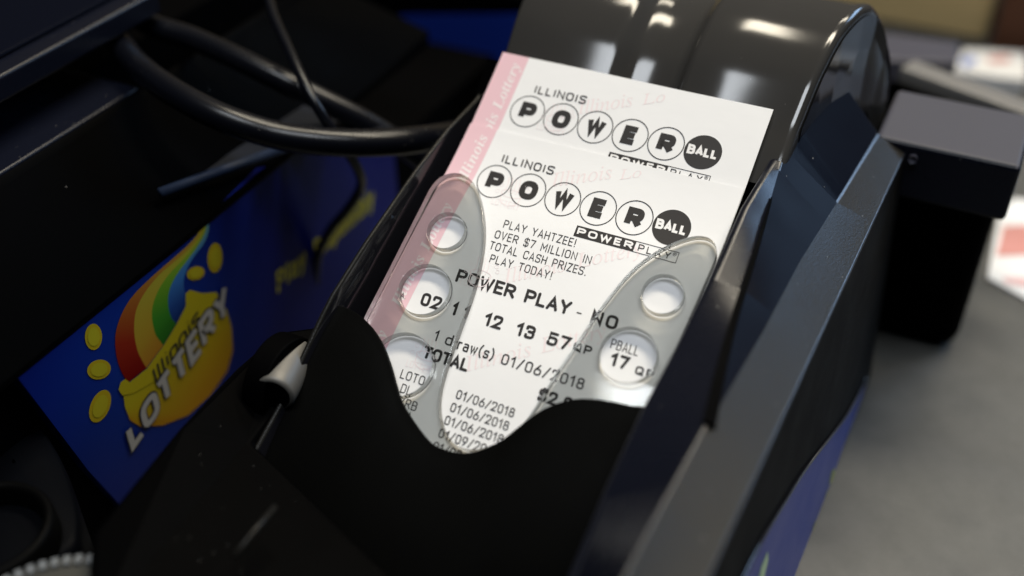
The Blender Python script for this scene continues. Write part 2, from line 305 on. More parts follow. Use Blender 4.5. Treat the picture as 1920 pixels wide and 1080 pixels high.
class Ink:
    """flat lettering: strokes become ribbons, each at its own hair of height"""
    def __init__(s): s.v = []; s.f = []; s.k = 0
    def ribbon(s, pts, hw, closed=False, cap=False):
        P = [Vector(p) for p in pts]; Q = [P[0]]
        for p in P[1:]:
            if (p - Q[-1]).length > 1e-5: Q.append(p)
        if closed and (Q[0] - Q[-1]).length < 1e-5: Q.pop()
        n = len(Q)
        if n < 2: return
        b0 = len(s.v); z = 0.003 * (s.k % 12); s.k += 1
        for i in range(n):
            a = Q[i - 1] if (closed or i > 0) else None; c = Q[(i + 1) % n] if (closed or i < n - 1) else None
            d1 = (Q[i] - a).normalized() if a is not None else None; d2 = (c - Q[i]).normalized() if c is not None else None
            if d1 is None: d1 = d2
            if d2 is None: d2 = d1
            n1 = Vector((-d1.y, d1.x)); n2 = Vector((-d2.y, d2.x)); m = n1 + n2
            if m.length < 1e-4: m = n1
            m.normalize(); L = hw / max(0.42, m.dot(n1))
            s.v += [(*(Q[i] + m * L), z), (*(Q[i] - m * L), z)]
        for i in range(n if closed else n - 1):
            j = (i + 1) % n; s.f.append((b0 + 2 * i + 1, b0 + 2 * j + 1, b0 + 2 * j, b0 + 2 * i))
        if cap and not closed:
            for e, q in ((0, 1), (n - 1, n - 2)):
                d = (Q[e] - Q[q]).normalized(); nn = Vector((-d.y, d.x)); c0 = len(s.v)
                for k in range(7):
                    t = math.pi * k / 6; p = Q[e] + nn * hw * math.cos(t) + d * hw * math.sin(t); s.v.append((p.x, p.y, z))
                s.f.append(tuple(range(c0 + 6, c0 - 1, -1)))
    def text(s, txt, x0, y0, x1, hgt, sw, gap=.16, cap=True, slant=-0.07, xf=None):
        gap *= 1.4
        tot = sum(G[c][0] for c in txt) + gap * (len(txt) - 1)
        hw = sw / 2; sx = (x1 - x0 - sw) / tot; x = 0; sy = hgt - sw
        for c in txt:
            for kind, pts in G[c][1]:
                pl = fil(pts, kind == 'c')
                q = [(x0 + hw + (x + px) * sx + slant * py * sy, y0 + hw + py * sy) for px, py in pl]
                if xf: q = [xf(*p) for p in q]
                s.ribbon(q, hw, kind == 'c', cap)
            x += G[c][0] + gap
    def ring(s, cx, cy, r, wd, n=56):
        s.ribbon([(cx + r * math.cos(2 * math.pi * k / n), cy + r * math.sin(2 * math.pi * k / n)) for k in range(n)], wd / 2, True)
    def poly(s, pts, dz=0.0):
        b0 = len(s.v); s.v += [(p[0], p[1], dz) for p in pts]; s.f.append(tuple(range(b0, b0 + len(pts))))
    def disc(s, cx, cy, r, n=48): s.poly([(cx + r * math.cos(2 * math.pi * k / n), cy + r * math.sin(2 * math.pi * k / n)) for k in range(n)])
    def build(s, name, m, parent, place, lift, fine=.6):
        bm = bmesh.new(); vv = [bm.verts.new(q) for q in s.v]
        for face in s.f:
            try: bm.faces.new([vv[k] for k in face])
            except ValueError: pass
        bmesh.ops.triangulate(bm, faces=bm.faces)
        for _ in range(6 if fine else 0):
            e = [q for q in bm.edges if q.calc_length() > fine]
            if not e: break
            bmesh.ops.subdivide_edges(bm, edges=e, cuts=1); bmesh.ops.triangulate(bm, faces=[f for f in bm.faces if len(f.verts) > 3])
        bm.verts.index_update()
        v = [place(q.co.x, q.co.y, lift + q.co.z) for q in bm.verts]; f = [tuple(q.index for q in g.verts) for g in bm.faces]; bm.free()
        return obj(name, v, f, m, parent)

# serif italics: the mathematical alphabets of the program's own built-in font stack
def math_it(txt, bold):
    o = ''
    for ch in txt:
        if 'A' <= ch <= 'Z': o += chr((0x1D468 if bold else 0x1D434) + ord(ch) - 65)
        elif 'a' <= ch <= 'z': o += 'h' if (ch == 'h' and not bold) else chr((0x1D482 if bold else 0x1D44E) + ord(ch) - 97)
        else: o += ch
    return o
def font_mesh(txt, off=0.0, space=1.0):
    c = bpy.data.curves.new('lettering', 'FONT'); c.body = txt; c.offset = off; c.resolution_u = 3; c.space_character = space
    o = bpy.data.objects.new('lettering', c); col.objects.link(o)
    dg = bpy.context.evaluated_depsgraph_get(); e = o.evaluated_get(dg); me = e.to_mesh()
    v = [tuple(q.co[:2]) for q in me.vertices]; f = [tuple(p.vertices) for p in me.polygons]
    e.to_mesh_clear(); bpy.data.objects.remove(o); bpy.data.curves.remove(c)
    return v, f
def font_fit(ink, txt, p0, p1, hgt, off=0.0, space=1.0, width=True):
    """lay font lettering along p0 -> p1 with cap height hgt"""
    v, f = font_mesh(txt, off, space)
    if not v: return
    x0 = min(a[0] for a in v); x1 = max(a[0] for a in v)
    a = Vector(p0); d = Vector(p1) - a; L = d.length; d.normalize(); n = Vector((-d.y, d.x)); sx = L / (x1 - x0); sy = hgt / 0.70
    b0 = len(ink.v)
    for px, py in v:
        q = a + d * ((px - x0) * sx) + n * (py * sy); ink.v.append((q.x, q.y, 0))
    ink.f += [tuple(b0 + k for k in face) for face in f]

# ================================================================== SETTING
cv, cf = [], []
v = [wp(x, d, -80) for x, d in ((-420, -330), (330, -330), (330, 560), (-420, 560))] + [wp(x, d, -100) for x, d in ((-420, -330), (330, -330), (330, 560), (-420, 560))]
ct = fix_normals(obj('counter', v, [(0, 1, 2, 3), (7, 6, 5, 4), (0, 4, 5, 1), (1, 5, 6, 2), (2, 6, 7, 3), (3, 7, 4, 0)], M['counter']))
ct['kind'] = 'structure'

# ================================================================== TICKET PRINTER
PR = thing('ticket_printer', 'black ticket printer with a curved glossy hood, holding the two paper tickets in its tray', 'ticket printer', wp(20, -30, -80))
# edge lines of the right-hand body, front to back: rim, seam, ledge inner, ledge outer, foot
A = [(54.6, 12, 3.4), (54.5, 6.9, 1), (54.3, -6, .5), (53.7, -14.4, -1), (54.2, -32.6, -4), (53.6, -49.8, -9), (52.9, -64.6, -12), (52.6, -80, -17), (52.6, -100, -25), (52.6, -130, -38)]
B = [(55.4, 12, 3.8), (54.9, 10.2, 2.4), (57.4, -14, -3), (60, -42, -6), (63.4, -67, -8.6), (62.7, -86, -9), (62.4, -101, -9), (62.0, -130, -9)]
Cc = [(68.2, 22, -9.5), (65.8, -16.7, -8.6), (65.3, -39.7, -8.6), (63.9, -66.9, -8.8), (63.0, -86.6, -9.2), (62.7, -100.3, -9.2), (62.3, -130, -9.2)]
FK = .024            # the flank is one plane: x = 74.36 + FK * depth - .07 * height
Eo = [(75.2 + FK * d, d, -12) for d in (60, -140)]
Fo = [(79.96 + FK * d, d, -80) for d in (60, -140)]
st = [12 - 3.5 * k for k in range(41)]
def strip(name, c1, c2, m, d0, d1, cuts=1, n=48, **kw):
    rows = []
    for k in range(n + 1):
        d = d0 + (d1 - d0) * k / n
        p, q = lerp_by(c1, 1, d), lerp_by(c2, 1, d)
        rows.append([Vector(p).lerp(Vector(q), j / cuts) for j in range(cuts + 1)])
    return rows
def body_rows(d0, d1, n=60):
    rows = []
    for k in range(n + 1):
        d = d0 + (d1 - d0) * k / n
        a, b_, c, e, f_ = (Vector(lerp_by(q, 1, d)) for q in (A, B, Cc, Eo, Fo))
        if d > 12:
            xs = 55.4 + (d - 12) * .16; b_ = Vector((xs, d, 3.8 - (d - 12) * .1)); a = Vector((xs - .9, d, b_.z - .4)); c = Vector((min(c.x, 69.5), d, -9.2))
        inner = Vector((a.x - 1.2, d, a.z - 0.4)); floor_ = Vector((a.x - 1.3, d, -80))
        lo = b_.lerp(c, 0.5); lo.x = lo.x
        rows.append([wp(*q) for q in (floor_, inner, a, b_, c, e, f_)])
    return rows
r_ = body_rows(41, -130, 84)
v, f = grid(r_)
n_ = 7
mi = []
for i in range(len(r_) - 1):
    for j in range(6): mi.append({0: 1, 1: 1, 2: 1, 3: 2, 4: 0, 5: 3}[j])
ob = obj('body_shell', v, f + [tuple(range(7))], [M['body'], M['navy'], M['panel'], M['flank'], M['edge']], PR, True, None, mi + [3]); fix_normals(ob)
bv = ob.modifiers.new('bevel', 'BEVEL'); bv.harden_normals = True; bv.material = 4; bv.width = 1.1 * S; bv.segments = 4; bv.limit_method = 'ANGLE'; bv.angle_limit = math.radians(24)
# dark groove running down to the notch on the ledge
gp = [Vector(q) for q in ((56.9, -8, -1.6), (58.6, -24, -3.7), (60.3, -42, -5.6), (62.2, -56, -7.0), (64.0, -67, -8.2))]
gp = spline(gp, 8); rows = []
for i, p in enumerate(gp):
    t = i / (len(gp) - 1); wd = 0.15 + 1.0 * t
    rows.append([wp(p.x - wd, p.y, p.z + .35), wp(p.x + wd, p.y, p.z + .12), wp(p.x + wd, p.y, p.z - 2), wp(p.x - wd, p.y, p.z - 2)])
v, f = grid(rows, True); f += [(0, 1, 2, 3), tuple(len(v) - 4 + k for k in (3, 2, 1, 0))]
fix_normals(obj('groove', v, f, M['deepblack'], PR))

# left wall of the tray: a thin glossy fin
LW = [(-14.8, 9, 0.5), (-15.2, 5, -2.0), (-15.6, -9, -3.2), (-15.8, -24, -6.2), (-16.2, -43.5, -12.0), (-16.8, -56, -17.2), (-17.2, -60.5, -20.5), (-17.4, -75, -30), (-17.4, -110, -46)]
rows = []
for k in range(49):
    d = 9 - 119 * k / 48; p = lerp_by(LW, 1, d)
    rows.append([wp(p[0] + .9, d, p[2] - 45), wp(p[0] + .9, d, p[2] - .3), wp(p[0] + .5, d, p[2] + .1), wp(p[0], d, p[2]), wp(p[0] - .3, d, p[2] - .5), wp(p[0] - .5, d, p[2] - 45)])
v, f = grid(rows)
mi = [(1 if j == 0 else 0) for i in range(48) for j in range(5)]
fix_normals(obj('tray_wall', v, f, [M['body'], M['gloss']], PR, True, None, mi))
# tray floor under the tickets
v, f = prism([tk(-15.5, 12, -2), tk(53, 12, -2), tk(53, -20, -10.5), tk(53, -130, -11), tk(-16, -130, -11), tk(-15.7, -20, -10.5)],
             [tk(-15.5, 12, -13), tk(53, 12, -13), tk(53, -20, -14), tk(53, -130, -14), tk(-16, -130, -14), tk(-15.7, -20, -14)])
fix_normals(obj('tray_floor', v, f, M['black'], PR))

# hood: arch in depth/height swept across, with a channel running over it
arch = spline([Vector(q) for q in ((-2, 0, -2.8), (4, 0, 1.4), (10, 0, 5.3), (20, 0, 12.9), (31, 0, 18.0), (42, 0, 19.3), (50, 0, 16.0), (56, 0, 6.8), (59, 0, -6), (61, 0, -28), (62, 0, -70))], 10)
prof = [(-11.6, -9, 0), (-11.6, -1.2, 0), (-11.2, -.35, 0), (-10.4, 0, 0), (0, 0, 0), (12.2, 0, 0), (13.2, -.15, 0), (14.4, -.8, 0), (15.8, -2.0, 0), (17.2, -3.2, 0), (18.8, -3.9, 0), (20.5, -4.1, 0), (26.6, -4.1, 0), (27.8, -3.8, 0), (28.7, -3.0, 0), (29.3, -1.8, 0), (29.8, -.8, 0), (30.5, -.2, 0), (31.4, 0, 0),
        (40, 0, 0), (54.0, 0, 0), (54.9, .22, 0), (55.6, .2, 0), (56.2, -.15, 0), (56.6, -.9, 0), (56.8, -2, 0), (56.9, -6, 0), (57.2, -14, 0)]
rows = []
for i, p in enumerate(arch):
    t = (arch[min(i + 1, len(arch) - 1)] - arch[max(i - 1, 0)]).normalized(); nrm = Vector((-t.z, 0, t.x))
    d = p.x; ww = max(0, d - 10); k = (lerp_by([(10, 56.8, 0), (20, 57.6, 0), (31, 58.8, 0), (42, 60.8, 0), (50, 62.6, 0), (56, 65.5, 0), (58, 67.2, 0), (62, 69.5, 0)], 0, max(d, 10))[1] - 56.8)
    row = []
    for x, o_, _ in prof:
        fx = (x + 11.6) / 68.4
        xx = x + k * fx - 0.10 * ww * (1 - fx)
        dep = o_
        if x in (56.9, 57.2, -11.6) and o_ < -3: # walls drop straight down
            q = p + nrm * -2; zz = min(q.z, q.z + o_) - 6
            row.append(wp(xx, q.x * .97, zz if o_ > -10 else min(zz, -9)))
        else:
            q = p + nrm * dep; row.append(wp(xx, q.x, q.z))
    rows.append(row)
v, f = grid(rows)
hood = fix_normals(obj('hood', v, f, M['hood'], PR, True))
# hood side wall, right: closes the arch down to the body
top = []
for i, p in enumerate(arch):
    if p.x < 9.9: continue
    top.append(rows[i][25])
bot = [Vector((q.x + 0.002 * 0, q.y, min(q.z - .0002, wp(0, 0, -9).z))) for q in top]
v, f = grid([top, bot])
hs = obj('hood_side', [q + Vector((0.0004, 0, 0)) for q in v], f, M['gloss'], PR, True); fix_normals(hs)

# pocket across the lower end of the tray, with its S-shaped edge
sp = [(-17.6, -56.5), (-14.6, -57.6), (-8.5, -60.5)]
for u, v_ in ((712, 636), (730, 680), (742, 722), (757, 762), (800, 822), (832, 842), (868, 849), (905, 842), (940, 825), (975, 798), (1010, 772), (1045, 756), (1080, 748), (1112, 748), (1145, 752), (1180, 760), (1215, 772)):
    sp.append(ticket_xy(u, v_, 13))
sp = [Vector((*ticket_xy(622, 571, 13), 0)), Vector((*ticket_xy(652, 578, 13), 0)), Vector((*ticket_xy(685, 600, 13), 0))] + [Vector((*q, 0)) for q in sp[3:]] + [Vector((52.2, -66.5, 0))]
edge = spline(sp, 6)
prof_v = [(0, 0), (.6, 0), (2, .2), (6, .5), (14, .9), (24, .8), (34, -.5), (44, -4), (54, -11), (62, -20), (66, -30), (68, -44)]
rows = []
yb = -74.0
for dv, dz in prof_v:
    row = []
    for p in edge:
        t = dv / 68.0
        y = p.y - dv * (1 + (p.y - yb) / 68.0 * 1.0) if dv > 2 else p.y - dv
        row.append(tk(p.x, y, 13 + dz))
    rows.append(row)
v, f = grid(rows)
pk = fix_normals(obj('pocket', v, f, M['rubber'], PR, True))
so = pk.modifiers.new('thickness', 'SOLIDIFY'); so.thickness = 1.5 * S; so.offset = -1
bv = pk.modifiers.new('bevel', 'BEVEL'); bv.width = .55 * S; bv.segments = 3; bv.limit_method = 'ANGLE'; bv.angle_limit = math.radians(50)
# pocket's left cheek
top = [tk(-17.8, y, z) for y, z in ((-56, 13.0), (-70, 13.4), (-84, 13.6), (-96, 12), (-106, 8), (-116, 0), (-124, -12))]
v, f = grid([top, [Vector((q.x - .0006, q.y, 0.004)) for q in top]])
ck = fix_normals(obj('pocket_cheek', v, f, M['rubber'], PR, True))
so = ck.modifiers.new('thickness', 'SOLIDIFY'); so.thickness = 1.2 * S; so.offset = 0

# clear retainer plate with two horns and holes
ol_px = [(690, 592), (725, 524), (760, 455), (795, 386), (812, 354), (830, 336), (852, 329), (874, 334), (892, 352), (903, 385), (908, 430), (904, 480), (889, 545), (866, 610), (845, 668), (829, 720), (824, 760), (829, 795), (845, 826), (880, 846), (925, 838), (962, 815), (993, 786), (1030, 728), (1047, 700), (1080, 652), (1118, 594), (1142, 562), (1173, 524), (1205, 494), (1240, 471), (1275, 455), (1305, 447), (1328, 450), (1341, 463), (1341, 486), (1318, 540), (1282, 622), (1248, 697), (1215, 770)]
PZ = 2.4
ol = [Vector((*ticket_xy(u, v_, 0), 0)) for u, v_ in ol_px]
ol = spline(ol, 5) + [Vector((46.5, -104, 0)), Vector((-14.5, -104, 0))]
holes = [(-6.0, -31.9, 4.25), (-5.25, -45.65, 5.7), (42.69, -32.4, 4.25), (40.4, -46.3, 5.8), (-3.3, -62.2, 6.9)]
hz = []
for hx, hy, hr in holes:   # measured at the plate's top face
    k = CAM_T.z / (CAM_T.z - 1.0); hz.append([CAM_T.x + (hx - CAM_T.x) * k, CAM_T.y + (hy - CAM_T.y) * k, hr * k])
cu = bpy.data.curves.new('plate_outline', 'CURVE'); cu.dimensions = '2D'; cu.fill_mode = 'BOTH'; cu.extrude = 0.9 * S; cu.bevel_depth = 0.12 * S; cu.bevel_resolution = 1
def addp(pts):
    s_ = cu.splines.new('POLY'); s_.points.add(len(pts) - 1); s_.use_cyclic_u = True
    for q, p in zip(s_.points, pts): q.co = (p[0] * S, p[1] * S, 0, 1)
addp(ol)
for hx, hy, hr in hz: addp([(hx + hr * math.cos(2 * math.pi * k / 64), hy + hr * math.sin(2 * math.pi * k / 64)) for k in range(64)])
co = bpy.data.objects.new('plate_outline', cu); col.objects.link(co)
dg = bpy.context.evaluated_depsgraph_get(); ev = co.evaluated_get(dg); me = ev.to_mesh()
bm = bmesh.new(); bm.from_mesh(me); bmesh.ops.remove_doubles(bm, verts=bm.verts, dist=1e-7); bmesh.ops.triangulate(bm, faces=bm.faces)
for _ in range(5):
    e = [q for q in bm.edges if abs(q.verts[0].co.y - q.verts[1].co.y) > 3.0 * S]
    if not e: break
    bmesh.ops.subdivide_edges(bm, edges=e, cuts=1); bmesh.ops.triangulate(bm, faces=[g for g in bm.faces if len(g.verts) > 3])
bm.verts.index_update(); bm.normal_update()
pv = [tuple(q.co) for q in bm.verts]; pf = [tuple(q.index for q in g.verts) for g in bm.faces]; pn = [abs(g.normal.z) for g in bm.faces]; bm.free()
ev.to_mesh_clear(); bpy.data.objects.remove(co); bpy.data.curves.remove(cu)
obj('clear_guard_plate', [carry(x / S, y / S, PZ, z / S) for x, y, z in pv], pf, [M['acrylic'], M['acredge']], PR, False, None, [0 if q > .9 else 1 for q in pn])

# left housing with roller cap and silver release button
hp = [on_plane(u, v_, (0, 0, 1), -27) for u, v_ in ((600, 560), (520, 620), (440, 690), (335, 800), (170, 1000))]
hp = [Vector((-17.5, -52, -27))] + hp[1:] + [Vector((-12, -133, -27)), Vector((40, -140, -36)), Vector((40, -100, -46)), Vector((-17.5, -84, -33))]
v, f = prism([wp(*p) for p in hp], [wp(p.x - (2 if p.x < -15 else 0), p.y, -79.8) for p in hp])
fix_normals(obj('lower_housing', v, f, M['black'], PR, False, (1.2, 3)))
v, f = cyl(wp(-21.5, -69.0, -31.0), (1, 0, 0), 9.5 * S, 5.0 * S, 64); fix_normals(obj('roller_cap', v, f, M['deepblack'], PR, True, (.5, 3, 40)))
c0, c1 = on_plane(511, 741, (0, 0, 1), -28), on_plane(552, 662, (0, 0, 1), -28)
ax_ = (c1 - c0).normalized(); path = [c0 + ax_ * t for t in (0, .25, .8, 3, 6, (c1 - c0).length)]; rows = []
sd = ax_.cross(Vector((0, 0, 1))).normalized()
for p, r in zip(path, (3.5, 4.0, 4.25, 4.35, 4.4, 4.4)):
    rows.append([wp(*(p + sd * (r * math.cos(2 * math.pi * k / 36)) + Vector((0, 0, r * math.sin(2 * math.pi * k / 36))))) for k in range(36)])
v, f = grid(rows, True); f.append(tuple(range(36)))
bt = fix_normals(obj('release_button', v, f, [M['silver'], M['black']], PR, True, None, [0] * (len(f) - 1) + [1]))
bt.data.polygons[len(f) - 1].use_smooth = False
a, b_ = on_plane(436, 1028, (0, 0, 1), -25), on_plane(513, 934, (0, 0, 1), -25)
v, f = tube([wp(a.x, a.y, -27.0), wp((a.x + b_.x) / 2, (a.y + b_.y) / 2, -26.9), wp(b_.x, b_.y, -27.2)], .55 * S, 12)
fix_normals(obj('housing_rib', v, f, M['body'], PR, True))

# blue decal on the outer side, with leaf and lettering
def side_pt(u, v_, off=.25):
    p = on_plane(u, v_, (1, -FK, .07), 74.36); return Vector((p.x + off, p.y, p.z))
lp = [(1621, 708), (1612, 728), (1585, 776), (1553, 818), (1505, 880), (1466, 942), (1425, 1010), (1385, 1090), (1350, 1160)]
rp_ = [(1622, 712), (1617, 735), (1600, 784), (1582, 830), (1556, 905), (1538, 962), (1520, 1020), (1498, 1090), (1470, 1160)]
Lc = spline([side_pt(*q) for q in lp], 5); Rc = spline([side_pt(*q) for q in rp_], 5)
v, f = grid([[wp(*a) for a in Lc], [wp(*a) for a in Rc]]); dc = fix_normals(obj('side_decal', v, f, M['decal'], PR))
v, f = tube([wp(a.x + .05, a.y, a.z) for a in Lc], .45 * S, 8); obj('decal_border', v, f, M['gloss'], dc, True)
lf = [side_pt(*q, .35) for q in ((1418, 1090), (1424, 1062), (1436, 1032), (1437, 1048), (1432, 1070), (1428, 1090))]
obj('leaf_print', [wp(*p) for p in lf], [tuple(range(len(lf)))], mat('pale_green_print', (.45, .6, .35), .4), dc)
vv, ff = [], []
for (u, v_, L, k) in ((1556, 892, 26, 1), (1546, 930, 22, 1), (1536, 962, 30, 1), (1524, 985, 18, 1), (1512, 1030, 26, 1), (1503, 1054, 24, 1), (1492, 1082, 20, 1)):
    q = [side_pt(u - 4, v_ + L * .5, .35), side_pt(u + 2, v_ - L * .5, .35), side_pt(u + 8, v_ - L * .45, .35), side_pt(u + 3, v_ + L * .5, .35)]
    b0 = len(vv); vv += [wp(*p) for p in q]; ff.append((b0, b0 + 1, b0 + 2, b0 + 3))
obj('decal_lettering', vv, ff, mat('olive_print', (.22, .26, .06), .4), dc)

# ================================================================== TICKETS
def bend_front(x, y): return zf(y) + .12 * math.sin(x * .19 + 1.1) * math.sin(y * .11)
XL, XR, XS = -11.3, 50.85, -4.75
def bend_back(x, y): return 0.10 * math.sin(x * .16) * max(0, min(1, (y + 6) / 12)) + zf(y + 1.0) - zf(-5) 
def make_ticket(label, ytop, ybot, px, py, bend, lift, strip_txt, shift=0.0):
    T = thing('lottery_ticket', label, 'lottery ticket', tk(20, (ytop + max(ybot, -70)) / 2, lift), 'lottery tickets in the printer tray')
    def flat(x, y, z): return tk(x + shift, y, lift + bend(x, y) + z)
    def seen(x, y, z):     # lettering measured where the paper lies flat, carried onto the curl
        s, t, zz = x, y, 0
        for _ in range(6):
            zz = bend(s, t); k = (CAM_T.z - zz) / CAM_T.z
            s = CAM_T.x + (x - CAM_T.x) * k; t = CAM_T.y + (y - CAM_T.y) * k
        return tk(s, t, lift + zz + z)
    nx, ny = 60, max(10, int((ytop - ybot) / 1.2))
    rows = [[flat(XL + (XR - XL) * i / nx, ytop + (ybot - ytop) * j / ny, 0) for i in range(nx + 1)] for j in range(ny + 1)]
    v, f = grid(rows); f = [q[::-1] for q in f]; pp = obj('paper', v, f, M['paper'], T, True)
    so = pp.modifiers.new('thickness', 'SOLIDIFY'); so.thickness = .12 * S; so.offset = -1; pp.modifiers.new('split', 'EDGE_SPLIT').split_angle = math.radians(40)
    rows = [[flat(XL + .02 + (XS - XL) * i / 8, ytop - .02 + (ybot - ytop) * j / ny, .03) for i in range(9)] for j in range(ny + 1)]
    v, f = grid(rows); stp = obj('security_strip', v, f, M['pink'], T, True)
    ink = Ink()
    for y0, y1, txt in strip_txt: font_fit(ink, math_it(txt, True), (-6.0, y0), (-6.0, y1), 2.5, 0.004)
    ink.build('strip_lettering', M['stripwhite'], stp, lambda x, y, z: flat(x, y, z), .06)
    return T, flat, seen
def logo(T, seen, px, py):
    ink = Ink()
    for i, ch in enumerate('POWER'):
        cx = px + 8.0 * i; ink.ring(cx, py, 3.83, .21)
        g = {'P': [LN((0, 0), (0, 1), (.86, 1, .35), (.86, .42, .35), (0, .42))], 'O': [RC(0, 0, 1, 1, .48)], 'W': [LN((0, 1.0), (.27, 0.05), (.55, .95), (.83, .05), (1.1, 1.0))],
             'E': [LN((.8, 1), (0, 1), (0, 0), (.8, 0)), LN((0, .5), (.72, .5))], 'R': [LN((0, 0), (0, 1), (.86, 1, .33), (.86, .45, .33), (0, .45)), LN((.45, .45), (.9, 0))]}[ch]
        ww = {'P': .86, 'O': 1, 'W': 1.1, 'E': .8, 'R': .9}[ch]
        hgt, wid = 3.05, 2.75
        for kind, pts in g:
            pl = fil(pts, kind == 'c', 7)
            ink.ribbon([(cx + (x - ww / 2) * wid + .1, py - hgt / 2 + y * hgt) for x, y in pl], .60 if ch == 'W' else .68, kind == 'c')
    ink.disc(px + 40.0, py, 3.95)
    ink.text('ILLINOIS', px - .4, py + 4.65, px + 11.9, 2.05, .34, .22, False)
    x0, x1, xm, y0, y1 = px + 21.15, px + 43.3, px + 34.25, py - 7.25, py - 4.78
    ink.poly([(x0, y0), (xm, y0), (xm, y1), (x0, y1)])
    ink.ribbon([(xm, y0 + .07), (x1, y0 + .07), (x1, y1 - .07), (xm, y1 - .07)], .07)
    ink.text('PLAY', xm + .8, y0 + .42, x1 - 1.35, 1.6, .22, .3, False)
    ink.ring(x1 - .75, y1 - .65, .33, .09, 16); ink.text('R', x1 - .9, y1 - .82, x1 - .6, .34, .07)
    lg = ink.build('game_logo', M['ink'], T, seen, .05)
    wk = Ink()
    wk.text('BALL', px + 36.75, py - 1.05, px + 43.3, 2.25, .56, .22, False)
    wk.text('POWER', x0 + .55, y0 + .42, xm - .35, 1.62, .40, .26, False)
    wk.build('reversed_lettering', M['white'], lg, seen, .10)
def watermark(T, seen, items, marks):
    ink = Ink()
    for p0, p1, h, txt in items: font_fit(ink, math_it(txt, False), p0, p1, h, 0.0)
    for cx, cy, s in marks:   # outline of the pot, flame, coins and its banner
        ink.ribbon([(cx + s * a, cy + s * b_) for a, b_ in fil([(-2.2, .6, .4), (-2.0, -1.6, .8), (0, -2.3, .8), (2.0, -1.4, .8), (2.3, 1, .4)], False)], .09)
        ink.ribbon([(cx + s * (2.4 * math.cos(t / 10) - .1), cy + s * (.9 * math.sin(t / 10) + .7)) for t in range(63)], .08, True)
        for k in range(4): ink.ribbon([(cx + s * (-1.9 + k * .9 + .5 * t - .3 * t * t), cy + s * (.8 + .9 * t + .45 * t * t)) for t in (0, .4, .8, 1.2, 1.6, 2)], .08)
        for a, b_ in ((-3, 2.2), (-3.4, .6), (2.6, 3.2), (3.2, 2.2)): ink.ring(cx + s * a, cy + s * b_, .4 * s, .08, 14)
        ink.text('LOTTERY', cx - 3.6 * s, cy - 2.6 * s, cx + 2.8 * s, 1.5 * s, .10, .2)
    ink.build('watermark', M['faint'], T, seen, .035)

T1, flat1, seen1 = make_ticket('rear lottery ticket, half covered, its upper edge lying on the glossy hood', 13.0, -60, 0, 0, bend_back, .5,
    [(-14.2, -2.3, 'Illinois'), (-1.2, 10.9, 'Lottery')])
logo(T1, seen1, 0, 0)
watermark(T1, seen1, [((11.2, 2.0), (22.2, 6.9), 3.2, 'Illinois'), ((24.0, 7.6), (28.6, 9.6), 2.6, 'Lo')], [(7.2, -1.0, 1.0)])
T2, flat2, seen2 = make_ticket('front lottery ticket with numbers 02 11 12 13 57 under the clear plate', -6.15, -118, 0, 0, bend_front, .9,
    [(-21.0, -8.2, 'Illinois'), (-38.6, -26.6, 'Lottery'), (-52.3, -40.0, 'Illinois'), (-70, -58, 'Lottery'), (-85, -72, 'Illinois')])
logo(T2, seen2, -.52, -18.0)
watermark(T2, seen2, [((12.0, -16.0), (24, -10.7), 3.2, 'Illinois'), ((25.5, -10.6), (29.8, -8.8), 2.3, 'Lo'), ((10.5, -39.3), (22, -33), 3.2, 'Illinois'), ((24, -31.8), (36, -25.2), 3.2, 'Lottery'), ((10.0, -59.4), (22, -52), 3.2, 'Illinois'), ((23.5, -51), (35, -44), 3.2, 'Lottery')],
          [(4.4, -20.5, 1.0), (5.0, -39.5, 1.0), (1.0, -59.5, 1.0)])
ink = Ink()
for txt, x0, y0, x1, h in (('PLAY YAHTZEE!', 5.4, -27.6, 21.9, 1.85), ('OVER $7 MILLION IN', 4.45, -30.3, 26.3, 1.85), ('TOTAL CASH PRIZES.', 4.3, -32.95, 26.3, 1.85), ('PLAY TODAY!', 5.55, -35.75, 19.7, 1.85), ):
    ink.text(txt, x0, y0, x1, h, .22, .21)
ink.build('printed_message', M['inkthin'], T2, seen2, .05)
ink = Ink()
for txt, x0, y0, x1, h in (('PBALL', 36.3, -45.85, 42.1, 2.05), ('LOTO', -2.8, -64.8, 2.7, 1.95), ('DL', -1.5, -67.6, .9, 1.95), ('/RB', -.6, -70.25, 3.35, 1.95), ('A', 2.0, -72.6, 3.1, 1.95)):
    ink.text(txt, x0, y0, x1, h, .22, .21)
for k in range(8): ink.text('01/06/2018' if k < 3 else '01/09/2018', 10.2 - .1 * k, -65.1 - 2.82 * k, 23.05 - .1 * k, 1.9, .26, .22)
for txt, x0, y0, x1, h, sw in (('1', .75, -55.25, 1.75, 2.35, .34), ('d', 3.4, -55.3, 5.0, 2.35, .34), ('raw(s)', 6.3, -55.5, 14.5, 2.35, .34), ('01/06/2018', 16.3, -55.6, 34.2, 2.3, .34)):
    ink.text(txt, x0, y0, x1, h, sw, .24)
ink.build('printed_dates', M['ink'], T2, seen2, .05)
ink = Ink()
